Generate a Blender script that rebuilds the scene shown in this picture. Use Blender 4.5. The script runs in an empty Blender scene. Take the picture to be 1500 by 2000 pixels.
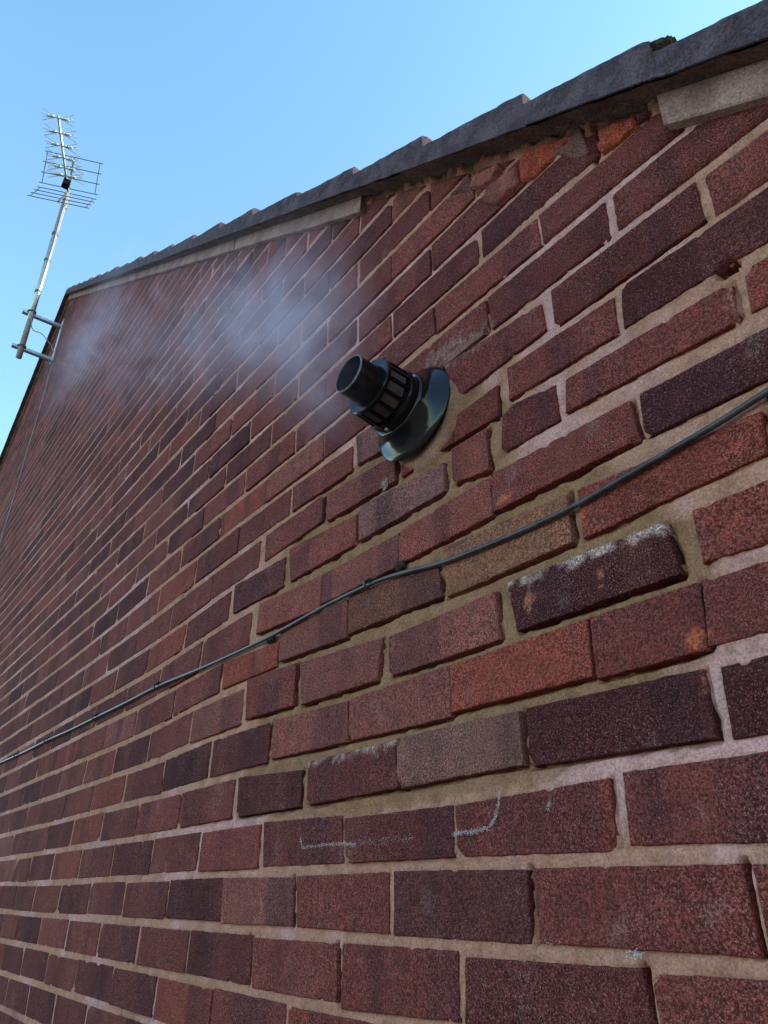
import bpy, bmesh, math
import numpy as np
from mathutils import Matrix, Vector

scene = bpy.context.scene
C = scene.collection

# ------------------------------------------------------------------ camera
# metres; the gable wall face is the plane Y=0, +Y into the house, Z up
cam_d = bpy.data.cameras.new("camera")
cam = bpy.data.objects.new("camera", cam_d)
C.objects.link(cam)
RIGHT = Vector((0.60164419, 0.79871366, 0.00898611))
DOWN = Vector((-0.3721184, 0.29022346, -0.88164519))
FWD = Vector((-0.70679004, 0.52709281, 0.47182731))
CAM = Vector((0.55014554, -0.5942385, 0.03836148))
m = Matrix((RIGHT, -DOWN, -FWD)).transposed().to_4x4()
m.translation = CAM
cam.matrix_world = m
cam_d.sensor_fit = 'VERTICAL'
cam_d.sensor_height = 36.0
cam_d.sensor_width = 27.0
cam_d.lens = 1418.85 / 2000 * 36
cam_d.clip_start = 0.02
cam_d.clip_end = 3000
scene.camera = cam

# ------------------------------------------------------------------ light
SUN = Vector((0.42, 0.78, 0.42)).normalized()
w = bpy.data.worlds.new("World")
scene.world = w
w.use_nodes = True
wn = w.node_tree
wn.nodes.clear()
sky = wn.nodes.new('ShaderNodeTexSky')
sky.sky_type = 'NISHITA'
sky.sun_disc = False
sky.sun_elevation = math.asin(SUN.z)
sky.sun_rotation = math.atan2(SUN.x, SUN.y)
sky.altitude = 50
sky.air_density = 1.0
sky.dust_density = 0.4
sky.ozone_density = 0.2
bg = wn.nodes.new('ShaderNodeBackground')
bg.inputs['Strength'].default_value = 0.15
wo = wn.nodes.new('ShaderNodeOutputWorld')
wb = wn.nodes.new('ShaderNodeMix'); wb.data_type = 'RGBA'; wb.blend_type = 'MULTIPLY'
wb.inputs['Factor'].default_value = 1.0
wb.inputs[7].default_value = (0.91, 1.20, 1.21, 1)      # the clear cyan blue of the whole sky
wn.links.new(sky.outputs[0], wb.inputs[6])
wn.links.new(wb.outputs[2], bg.inputs[0])
wn.links.new(bg.outputs[0], wo.inputs[0])
sl = bpy.data.lights.new("sun", 'SUN')
sl.energy = 3.5
sl.angle = math.radians(0.5)
sl.color = (1.0, 0.9, 0.74)
so = bpy.data.objects.new("sun", sl)
C.objects.link(so)
so.rotation_euler = SUN.to_track_quat('Z', 'Y').to_euler()
vs = scene.view_settings
vs.view_transform = 'Standard'
vs.look = 'None'
vs.gamma = 1.0
vs.exposure = 1.52
vs.use_curve_mapping = False
scene.cycles.use_denoising = True
scene.cycles.max_bounces = 5
scene.cycles.diffuse_bounces = 3
scene.cycles.volume_bounces = 1
scene.cycles.volume_step_rate = 1.0

# ------------------------------------------------------------------ numpy noise
rng = np.random.default_rng(7)
_H = np.random.default_rng(99).random((256, 256)) * 2 - 1
def vn(x, y, s=1.0, seed=0, octv=1):
    x = np.asarray(x, float) * s + seed * 17.31
    y = np.asarray(y, float) * s + seed * 5.77
    out = 0; amp = 1.0; tot = 0
    for o in range(octv):
        xi = np.floor(x).astype(int); yi = np.floor(y).astype(int)
        fx = x - xi; fy = y - yi
        fx = fx * fx * (3 - 2 * fx); fy = fy * fy * (3 - 2 * fy)
        a = _H[xi & 255, yi & 255]; b = _H[(xi + 1) & 255, yi & 255]
        c = _H[xi & 255, (yi + 1) & 255]; d = _H[(xi + 1) & 255, (yi + 1) & 255]
        out = out + amp * ((a * (1 - fx) + b * fx) * (1 - fy) + (c * (1 - fx) + d * fx) * fy)
        tot += amp; amp *= 0.5; x = x * 2.03 + 11.3; y = y * 2.03 + 4.1
    return out / tot
def sst(a, b, x):
    t = np.clip((x - a) / (b - a), 0, 1)
    return t * t * (3 - 2 * t)

# ------------------------------------------------------------------ object helpers
def link(name, me, mat=None, parent=None, smooth=False):
    o = bpy.data.objects.new(name, me)
    C.objects.link(o)
    if mat and me is not None:
        me.materials.append(mat)
    if parent is not None:
        o.parent = parent
    if smooth and me is not None:
        me.polygons.foreach_set('use_smooth', np.ones(len(me.polygons), bool))
    return o
def tag(o, label=None, cat=None, group=None, kind=None):
    if label: o['label'] = label
    if cat: o['category'] = cat
    if group: o['group'] = group
    if kind: o['kind'] = kind
    return o
def empty(name, loc=(0, 0, 0)):
    o = bpy.data.objects.new(name, None)
    o.location = loc
    o.empty_display_size = 0.1
    C.objects.link(o)
    return o
def pyd(name, v, f):
    me = bpy.data.meshes.new(name)
    me.from_pydata([tuple(map(float, q)) for q in v], [], f)
    me.update()
    return me
def npmesh(name, verts, quads=None, tris=None):
    me = bpy.data.meshes.new(name)
    verts = np.asarray(verts, np.float32)
    me.vertices.add(len(verts))
    me.vertices.foreach_set('co', verts.ravel())
    ls = []; st = []; tot = 0
    for arr in (quads, tris):
        if arr is None or len(arr) == 0: continue
        arr = np.asarray(arr, np.int32); k = arr.shape[1]
        ls.append(arr.ravel()); st.append(tot + np.arange(len(arr)) * k); tot += arr.size
    ls = np.concatenate(ls); st = np.concatenate(st).astype(np.int32)
    me.loops.add(len(ls)); me.loops.foreach_set('vertex_index', ls)
    me.polygons.add(len(st)); me.polygons.foreach_set('loop_start', st)
    me.update(calc_edges=True)
    me.validate()
    return me
def tint_attr(me, cols, domain='POINT'):
    a = me.attributes.new('tint', 'FLOAT_COLOR', domain)
    cols = np.asarray(cols, np.float32)
    if cols.ndim == 1:
        cols = np.tile(cols, (len(a.data), 1))
    if cols.shape[1] == 3:
        cols = np.hstack([cols, np.ones((len(cols), 1), np.float32)])
    a.data.foreach_set('color', cols.ravel())
class MB:
    """collects shapes into one mesh"""
    def __init__(s): s.v = []; s.f = []
    def add(s, v, f):
        n = len(s.v); s.v += [tuple(map(float, q)) for q in v]; s.f += [tuple(i + n for i in q) for q in f]
    def box(s, lo, hi):
        x0, y0, z0 = lo; x1, y1, z1 = hi
        s.add([(x0, y0, z0), (x1, y0, z0), (x1, y1, z0), (x0, y1, z0), (x0, y0, z1), (x1, y0, z1), (x1, y1, z1), (x0, y1, z1)],
              [(0, 3, 2, 1), (4, 5, 6, 7), (0, 1, 5, 4), (1, 2, 6, 5), (2, 3, 7, 6), (3, 0, 4, 7)])
    def tube(s, pts, r, n=8, caps=True):
        pts = [Vector(p) for p in pts]
        rs = r if isinstance(r, (list, tuple)) else [r] * len(pts)
        rings = []; up = Vector((0.13, 0.21, 0.97))
        for i, p in enumerate(pts):
            t = (pts[min(i + 1, len(pts) - 1)] - pts[max(i - 1, 0)]).normalized()
            a = t.cross(up)
            if a.length < 0.05: a = t.cross(Vector((1, 0, 0)))
            a.normalize(); b = a.cross(t)
            rings.append([p + (a * math.cos(2 * math.pi * k / n) + b * math.sin(2 * math.pi * k / n)) * rs[i] for k in range(n)])
        v = [q for rg in rings for q in rg]; f = []
        for i in range(len(rings) - 1):
            for k in range(n):
                k2 = (k + 1) % n
                f.append((i * n + k, i * n + k2, (i + 1) * n + k2, (i + 1) * n + k))
        if caps:
            f.append(tuple(range(n))[::-1]); f.append(tuple((len(rings) - 1) * n + k for k in range(n)))
        s.add(v, f)
    def lathe(s, prof, org, ax, n=64, a0=0, a1=2 * math.pi, closed=True):
        """prof: (distance along axis, radius)"""
        ax = Vector(ax).normalized(); e = Vector((0, 0, 1)) - ax * ax.z; e.normalize(); g = ax.cross(e)
        org = Vector(org); v = []; f = []; full = abs(a1 - a0 - 2 * math.pi) < 1e-6
        m_ = n if full else n + 1
        for d, r in prof:
            for k in range(m_):
                t = a0 + (a1 - a0) * k / n
                v.append(org + ax * d + (e * math.cos(t) + g * math.sin(t)) * r)
        for i in range(len(prof) - 1):
            for k in range(n):
                k2 = (k + 1) % m_
                f.append((i * m_ + k, i * m_ + k2, (i + 1) * m_ + k2, (i + 1) * m_ + k))
        s.add(v, f)
    def build(s, name, mat, parent=None, smooth=False):
        me = pyd(name, s.v, s.f)
        bm = bmesh.new(); bm.from_mesh(me); bmesh.ops.recalc_face_normals(bm, faces=bm.faces); bm.to_mesh(me); bm.free()
        o = link(name, me, mat, parent, smooth)
        return o
def autosmooth(o, deg=35):
    me = o.data
    me.polygons.foreach_set('use_smooth', np.ones(len(me.polygons), bool))
    bm = bmesh.new(); bm.from_mesh(me); lim = math.radians(deg)
    for e in bm.edges:
        e.smooth = not (len(e.link_faces) == 2 and e.calc_face_angle(0) > lim)
    bm.to_mesh(me); bm.free()

# ------------------------------------------------------------------ materials
class N:
    def __init__(s, name):
        s.m = bpy.data.materials.new(name); s.m.use_nodes = True
        s.t = s.m.node_tree; s.t.nodes.clear()
        s.out = s.t.nodes.new('ShaderNodeOutputMaterial')
        s.b = s.t.nodes.new('ShaderNodeBsdfPrincipled')
        s.t.links.new(s.b.outputs[0], s.out.inputs[0])
    def n(s, typ, **kw):
        nd = s.t.nodes.new(typ)
        for k, v in kw.items(): setattr(nd, k, v)
        return nd
    def l(s, a, b): s.t.links.new(a, b)
    def setin(s, sock, v):
        if hasattr(v, 'is_linked') or hasattr(v, 'links'): s.l(v, sock)
        else: sock.default_value = v
    def pos(s):
        return s.n('ShaderNodeNewGeometry').outputs['Position']
    def noise(s, vec, scale, detail=2, rough=0.5):
        nd = s.n('ShaderNodeTexNoise'); s.l(vec, nd.inputs['Vector'])
        nd.inputs['Scale'].default_value = scale; nd.inputs['Detail'].default_value = detail; nd.inputs['Roughness'].default_value = rough
        return nd.outputs['Fac']
    def mp(s, vec, scale):
        nd = s.n('ShaderNodeMapping'); s.l(vec, nd.inputs['Vector']); nd.inputs['Scale'].default_value = scale
        return nd.outputs[0]
    def ramp(s, fac, a, b, lo=0.0, hi=1.0):
        nd = s.n('ShaderNodeMapRange'); nd.interpolation_type = 'SMOOTHSTEP'
        s.l(fac, nd.inputs['Value'])
        for k, v in (('From Min', a), ('From Max', b), ('To Min', lo), ('To Max', hi)): nd.inputs[k].default_value = v
        return nd.outputs['Result']
    def mix(s, fac, a, b, mode='MIX'):
        nd = s.n('ShaderNodeMix', data_type='RGBA', blend_type=mode)
        s.setin(nd.inputs['Factor'], fac)
        for sk, v in ((nd.inputs[6], a), (nd.inputs[7], b)):
            if isinstance(v, tuple): sk.default_value = v if len(v) == 4 else (*v, 1)
            else: s.l(v, sk)
        return nd.outputs[2]
    def math(s, op, a, b):
        nd = s.n('ShaderNodeMath', operation=op); s.setin(nd.inputs[0], a); s.setin(nd.inputs[1], b)
        return nd.outputs[0]
    def bump(s, h, strength, dist):
        nd = s.n('ShaderNodeBump'); nd.inputs['Strength'].default_value = strength; nd.inputs['Distance'].default_value = dist
        s.l(h, nd.inputs['Height']); s.l(nd.outputs[0], s.b.inputs['Normal'])
    def fin(s, col, rough=0.9, spec=0.25, metal=0.0):
        if isinstance(col, tuple): s.b.inputs['Base Color'].default_value = (*col[:3], 1)
        else: s.l(col, s.b.inputs['Base Color'])
        s.setin(s.b.inputs['Roughness'], rough)
        s.b.inputs['Specular IOR Level'].default_value = spec
        s.b.inputs['Metallic'].default_value = metal
        return s.m
def attr(t, name='tint'):
    nd = t.n('ShaderNodeAttribute'); nd.attribute_type = 'GEOMETRY'; nd.attribute_name = name
    return nd.outputs['Color']
def mat_brick():
    t = N('sand_faced_brick'); p = t.pos(); base = attr(t)
    rnd = t.n('ShaderNodeObjectInfo').outputs['Random']
    grain = t.noise(p, 430, 2, 0.7)
    speck = t.noise(p, 760, 1, 0.5)
    mott = t.noise(p, 42, 2, 0.6)
    film = t.noise(p, 17, 3, 0.65)
    # kiln bands running up the brick face
    cmb = t.n('ShaderNodeCombineXYZ'); sep = t.n('ShaderNodeSeparateXYZ'); t.l(p, sep.inputs[0])
    t.l(t.math('MULTIPLY', sep.outputs[0], 9.0), cmb.inputs[0])
    t.l(t.math('ADD', t.math('MULTIPLY', rnd, 60.0), t.math('MULTIPLY', t.math('FLOOR', t.math('MULTIPLY', sep.outputs[2], 13.333), 0.0), 7.3)), cmb.inputs[1])
    band = t.noise(cmb.outputs[0], 1.0, 1, 0.4)
    col = t.mix(t.ramp(band, 0.55, 0.62, 0, 0.45), base, (0.036, 0.0125, 0.016))
    col = t.mix(t.ramp(band, 0.40, 0.34, 0, 0.18), col, (0.16, 0.045, 0.034))
    col = t.mix(t.ramp(mott, 0.35, 0.70, 0.0, 0.45), col, t.mix(1.0, col, (1.7, 1.35, 1.25), 'MULTIPLY'))
    col = t.mix(t.ramp(film, 0.56, 0.78, 0, 0.22), col, (0.27, 0.15, 0.14))
    sand = t.ramp(t.noise(p, 7.0, 2, 0.5), 0.35, 0.65, 0.55, 1.0)   # how sandy the face is, patch by patch
    gr2 = t.math('MULTIPLY', t.math('SUBTRACT', grain, 0.5), sand)
    g = t.ramp(t.math('ADD', gr2, 0.5), 0.37, 0.74, 0.52, 2.5)
    soot = t.ramp(t.noise(p, 3.2, 4, 0.65), 0.52, 0.72, 1.0, 0.62)
    g = t.math('MULTIPLY', g, soot)
    gc = t.n('ShaderNodeCombineColor')
    for i in range(3): t.l(g, gc.inputs[i])
    col = t.mix(1.0, col, gc.outputs[0], 'MULTIPLY')
    col = t.mix(t.math('MULTIPLY', t.ramp(speck, 0.62, 0.70, 0, 0.7), sand), col, (0.42, 0.185, 0.150))
    h = t.math('ADD', grain, t.math('MULTIPLY', mott, 0.7))
    t.bump(h, 0.75, 0.0022)
    return t.fin(col, 0.92, 0.08)
def mat_mortar():
    t = N('lime_mortar'); p = t.pos(); base = attr(t)
    g = t.noise(p, 420, 2, 0.7); mott = t.noise(p, 30, 3, 0.65); big = t.noise(p, 6, 3, 0.5)
    col = t.mix(t.ramp(mott, 0.35, 0.7, 0, 0.6), base, t.mix(1.0, base, (0.55, 0.50, 0.44), 'MULTIPLY'))
    col = t.mix(t.ramp(big, 0.5, 0.7, 0, 0.35), col, (0.31, 0.145, 0.090))
    col = t.mix(t.ramp(t.noise(p, 75, 2, 0.7), 0.66, 0.78, 0, 0.6), col, (0.09, 0.07, 0.06))
    gc = t.n('ShaderNodeCombineColor'); r = t.ramp(g, 0.3, 0.7, 0.72, 1.25)
    for i in range(3): t.l(r, gc.inputs[i])
    col = t.mix(1.0, col, gc.outputs[0], 'MULTIPLY')
    t.bump(t.math('ADD', g, mott), 0.6, 0.002)
    return t.fin(col, 0.95, 0.08)
def mat_simple(name, c1, c2, scale=20, rough=0.6, spec=0.4, metal=0.0, gs=None, bump=0.0, bd=0.001):
    t = N(name); p = t.pos()
    nz = t.noise(p, scale, 5, 0.65)
    col = t.mix(t.ramp(nz, 0.35, 0.68), c1, c2)
    if gs:
        g = t.noise(p, gs, 3, 0.7)
        gc = t.n('ShaderNodeCombineColor'); r = t.ramp(g, 0.3, 0.7, 0.6, 1.4)
        for i in range(3): t.l(r, gc.inputs[i])
        col = t.mix(1.0, col, gc.outputs[0], 'MULTIPLY')
        if bump: t.bump(t.math('ADD', g, nz), bump, bd)
    elif bump: t.bump(nz, bump, bd)
    return t.fin(col, rough, spec, metal)
M_brick = mat_brick()
M_mortar = mat_mortar()
M_tile = mat_simple('weathered_concrete_tile', (0.060, 0.036, 0.040), (0.125, 0.078, 0.086), 22, 0.93, 0.1, gs=260, bump=0.9, bd=0.004)
M_bed = mat_simple('brown_bedding_mortar', (0.090, 0.042, 0.032), (0.17, 0.082, 0.058), 25, 0.95, 0.15, gs=220, bump=0.9, bd=0.004)
M_board = mat_simple('fibre_cement_board', (0.18, 0.083, 0.062), (0.34, 0.175, 0.138), 9, 0.9, 0.2, gs=300, bump=0.5, bd=0.0015)
M_wallfar = mat_simple('far_brickwork', (0.10, 0.05, 0.05), (0.16, 0.08, 0.07), 20, 0.9, 0.2)
M_black = mat_simple('black_plastic', (0.005, 0.0036, 0.0035), (0.008, 0.0055, 0.0055), 60, 0.15, 0.20)
M_rubber = mat_simple('glossy_black_rubber', (0.007, 0.0042, 0.0045), (0.011, 0.0070, 0.0075), 30, 0.13, 0.32, bump=0.15, bd=0.003)
M_lip = mat_simple('worn_plastic_edge', (0.10, 0.075, 0.078), (0.20, 0.155, 0.16), 80, 0.6, 0.3)
M_lump = mat_simple('matt_black_sealant', (0.020, 0.013, 0.012), (0.060, 0.040, 0.036), 120, 0.95, 0.05, gs=300, bump=0.8, bd=0.002)
M_bore_shade = mat_simple('matt_bore_shade', (0.0015, 0.0013, 0.0013), (0.003, 0.0025, 0.0025), 60, 1.0, 0.0)  # shade inside the pipe, put into the colour as near-black
M_vane = mat_simple('dusty_grey_plastic', (0.042, 0.029, 0.029), (0.075, 0.053, 0.052), 60, 0.5, 0.25)
M_cable = mat_simple('grey_cable_sheath', (0.030, 0.019, 0.019), (0.070, 0.046, 0.045), 40, 0.33, 0.35, bump=0.1, bd=0.001)
M_coax = mat_simple('pale_coax_sheath', (0.22, 0.19, 0.19), (0.32, 0.28, 0.28), 40, 0.5, 0.4)
M_galv = mat_simple('galvanised_steel', (0.36, 0.37, 0.39), (0.52, 0.53, 0.55), 30, 0.42, 0.5, metal=0.7)
M_alu = mat_simple('bright_aluminium', (0.36, 0.34, 0.31), (0.48, 0.45, 0.41), 20, 0.32, 0.5, metal=0.6)
M_clipw = mat_simple('white_plastic_clip', (0.50, 0.48, 0.44), (0.60, 0.58, 0.54), 30, 0.5, 0.4)
M_dark = mat_simple('dark_wire', (0.06, 0.06, 0.07), (0.10, 0.10, 0.11), 30, 0.5, 0.4, metal=0.3)
M_white = mat_simple('white_lime_residue', (0.42, 0.29, 0.26), (0.58, 0.44, 0.41), 90, 0.9, 0.1)
M_moss = mat_simple('dry_brown_moss', (0.040, 0.028, 0.018), (0.085, 0.060, 0.040), 90, 0.95, 0.1)
M_ground = mat_simple('dark_paved_yard', (0.10, 0.09, 0.08), (0.16, 0.15, 0.135), 1.5, 0.9, 0.2, gs=60, bump=0.3, bd=0.004)

# ------------------------------------------------------------------ measured wall
PU, PV = 0.225, 0.075            # stretcher pitch, course height
RIDGE_X, SL = -4.72, 0.722       # ridge position, roof slope
APEX = 0.823 + SL * (0.432 - RIDGE_X)
EAVE_X = 1.15
GROUND = -1.95
def V(x):                        # underside of the verge
    return APEX - SL * np.abs(np.asarray(x, float) - RIDGE_X)
CP=[(-0.02,0.90,0.002,-0.003),(-0.98,0.90,0.009,-0.029),(-0.98,0.10,0.005,-0.030),(-0.02,0.10,-0.006,-0.027),(0.98,0.90,-0.006,0.027),(0.02,0.90,0.004,-0.018),(0.02,0.10,0.008,-0.039),(0.98,0.10,-0.007,-0.044),(1.98,0.90,-0.004,0.000),(1.02,0.90,-0.005,0.007),(1.02,0.10,0.001,-0.029),(1.98,0.10,-0.038,-0.021),(2.98,0.90,0.057,0.010),(2.02,0.90,-0.011,-0.015),(2.02,0.10,-0.020,-0.001),(2.98,0.10,0.010,-0.031),(3.98,0.90,0.052,0.005),(3.02,0.90,0.039,0.011),(3.02,0.10,-0.017,-0.022),(3.98,0.10,0.032,-0.028),(4.98,0.90,0.075,-0.047),(4.02,0.90,0.038,-0.016),(4.98,0.10,0.010,-0.028),(5.98,0.90,0.171,-0.018),(5.98,0.10,0.047,-0.033),(6.98,0.90,0.138,-0.054),(7.98,0.90,0.313,-0.046),(0.48,1.90,0.002,-0.122),(-0.48,1.90,0.009,-0.030),(-0.48,1.10,0.004,-0.032),(0.48,1.10,-0.004,-0.001),(1.48,1.90,-0.012,-0.100),(1.48,1.10,-0.043,-0.009),(2.48,1.90,-0.016,0.042),(2.48,1.10,-0.051,0.008),(3.48,1.90,-0.045,0.017),(3.48,1.10,-0.079,-0.006),(4.48,1.90,-0.023,-0.025),(4.48,1.10,-0.061,-0.013),(5.48,1.90,0.036,0.042),(5.48,1.10,-0.022,0.030),(6.48,1.90,0.010,-0.009),(7.48,1.90,0.164,0.009),(-0.02,2.90,-0.040,0.044),(-0.98,2.90,0.005,-0.004),(-0.98,2.10,0.001,0.044),(-0.02,2.10,-0.033,0.077),(0.98,2.90,-0.037,0.083),(0.02,2.90,-0.023,0.025),(0.02,2.10,-0.030,0.114),(0.98,2.10,-0.051,0.064),(1.98,2.90,-0.053,-0.030),(1.02,2.90,-0.071,0.018),(1.02,2.10,-0.085,0.066),(1.98,2.10,-0.061,0.041),(0.48,3.90,-0.008,0.039),(-0.48,3.90,0.008,0.045),(-0.48,3.10,0.025,0.072),(0.48,3.10,-0.003,0.091),(2.48,3.90,-0.002,0.119),(1.52,3.90,-0.071,0.031),(1.52,3.10,-0.074,0.061),(2.48,3.10,-0.047,0.110),(0.98,4.90,0.052,-0.043),(0.02,4.90,0.071,-0.007),(0.02,4.10,0.069,-0.015),(0.98,4.10,0.049,0.028),(-0.02,6.90,0.084,0.149),(-0.98,6.90,0.100,0.011),(-0.98,6.10,0.072,0.085),(-0.02,6.10,0.086,0.196),(-0.52,7.90,-0.010,0.086),(-1.48,7.90,0.006,-0.106),(-1.48,7.10,0.027,0.111),(-0.52,7.10,0.012,0.265),(-0.02,8.90,-0.108,0.020),(-0.98,8.90,0.077,-0.015),(-0.98,8.10,0.099,0.118),(-0.02,8.10,-0.089,0.229),(1.00,14.50,0.010,-0.071),(0.50,13.50,0.090,-0.073),(0.00,12.50,0.018,-0.065),(1.00,12.50,-0.006,0.045),(0.50,11.50,0.022,0.094),(0.00,10.50,-0.011,0.095),(2.00,16.50,0.016,-0.054),(1.50,15.50,0.051,-0.005),(2.50,17.50,0.049,-0.051),(3.00,18.50,0.037,-0.014),(2.00,14.50,-0.023,-0.126),(1.50,13.50,0.041,-0.132),(2.50,15.50,0.008,-0.107),(3.50,19.50,0.088,0.057),(2.50,13.50,0.001,-0.142),(2.00,12.50,-0.069,-0.122),(3.00,12.50,-0.050,0.038),(2.50,11.50,-0.075,0.055),(2.00,10.50,-0.057,0.040),(2.50,9.50,-0.050,0.210),(2.00,8.50,-0.124,0.256),(4.00,16.50,-0.036,-0.049),(5.00,18.50,-0.003,0.051),(5.50,19.50,0.042,0.088),(6.00,20.50,0.004,0.080),(4.50,15.50,-0.020,0.039),(4.00,14.50,-0.057,0.014),(5.00,16.50,-0.025,0.105),(5.50,17.50,-0.008,0.085),(3.50,11.50,-0.103,0.097),(4.00,12.50,-0.054,0.060),(4.50,13.50,0.025,0.010),(4.50,11.50,-0.141,0.159),(4.00,10.50,-0.104,0.182),(3.50,9.50,-0.089,0.199),(5.50,11.50,-0.111,0.165),(5.00,10.50,-0.102,0.191)]
DV=[(-0.00,3.90,0.040),(0.01,3.10,0.080),(-0.76,3.90,0.040),(-0.75,3.10,0.027),(-1.23,3.90,0.020),(-1.20,3.10,0.053),(0.96,3.90,0.040),(0.96,3.10,0.040),(1.95,3.90,0.067),(1.95,3.10,0.087),(-0.52,2.90,0.027),(-0.52,2.10,0.060),(-1.19,2.90,-0.020),(-1.16,2.10,0.007),(0.47,2.90,0.053),(0.46,2.10,0.093),(1.43,2.90,0.040),(1.42,2.10,0.067),(2.46,2.90,-0.007),(2.44,2.10,0.047),(0.56,4.90,-0.033),(0.55,4.10,0.007),(-0.47,4.90,0.000),(-0.50,4.10,0.033),(-1.33,4.90,-0.033),(-1.26,4.10,0.053),(1.59,4.90,0.093),(1.60,4.10,0.053),(2.55,4.90,0.300),(2.54,4.10,0.160),(0.02,5.90,0.133),(0.02,5.10,0.067),(-0.98,5.90,-0.053),(-0.96,5.10,0.080),(1.02,5.90,0.093),(1.01,5.10,0.153),(1.96,5.90,0.167),(1.96,5.10,0.200),(2.95,5.90,0.040),(2.94,5.10,0.213),(0.50,6.90,0.060),(0.50,6.10,0.147),(-0.41,6.90,0.060),(-0.41,6.10,0.173),(-1.30,6.90,-0.020),(-1.28,6.10,0.093),(1.38,6.90,0.020),(1.39,6.10,0.133),(2.35,6.90,0.147),(2.36,6.10,0.187),(0.94,7.90,0.073),(0.92,7.10,0.167),(0.23,7.90,0.107),(0.23,7.10,0.120),(-0.26,7.90,0.187),(-0.24,7.10,0.220),(-1.00,7.90,-0.007),(-0.98,7.10,0.187),(-1.67,7.90,-0.060),(-1.64,7.10,0.060),(1.91,7.90,0.173),(1.89,7.10,0.180),(2.93,7.90,0.213),(2.91,7.10,0.220),(1.41,8.90,0.013),(1.40,8.10,0.140),(0.14,8.90,-0.153),(0.17,8.10,0.053),(-0.51,8.90,0.033),(-0.50,8.10,0.160),(-1.41,8.90,0.040),(-1.36,8.10,0.060),(2.38,8.90,0.193),(2.38,8.10,0.273),(1.97,9.90,0.047),(1.96,9.10,0.153),(1.16,9.90,0.093),(1.12,9.10,0.080),(-0.00,9.90,0.087),(-0.04,9.10,0.080),(-0.50,0.90,-0.020),(-0.50,0.10,-0.033),(0.50,0.90,0.000),(0.50,0.10,-0.047),(1.50,0.90,0.000),(1.48,0.10,-0.027),(2.52,0.90,-0.007),(2.49,0.10,-0.020),(-0.00,1.90,-0.080),(-0.00,1.10,-0.020),(-0.90,1.90,0.007),(-0.90,1.10,-0.007),(0.98,1.90,-0.107),(0.97,1.10,-0.007),(1.98,1.90,-0.007),(1.94,1.10,0.000),(-0.03,-0.10,-0.053),(-0.04,-0.90,0.107),(0.96,-0.10,-0.020),(0.96,-0.90,-0.067),(1.99,-0.10,-0.053),(1.97,-0.90,-0.060),(-0.86,-0.10,-0.047),(-0.89,-0.90,0.273)]

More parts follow.
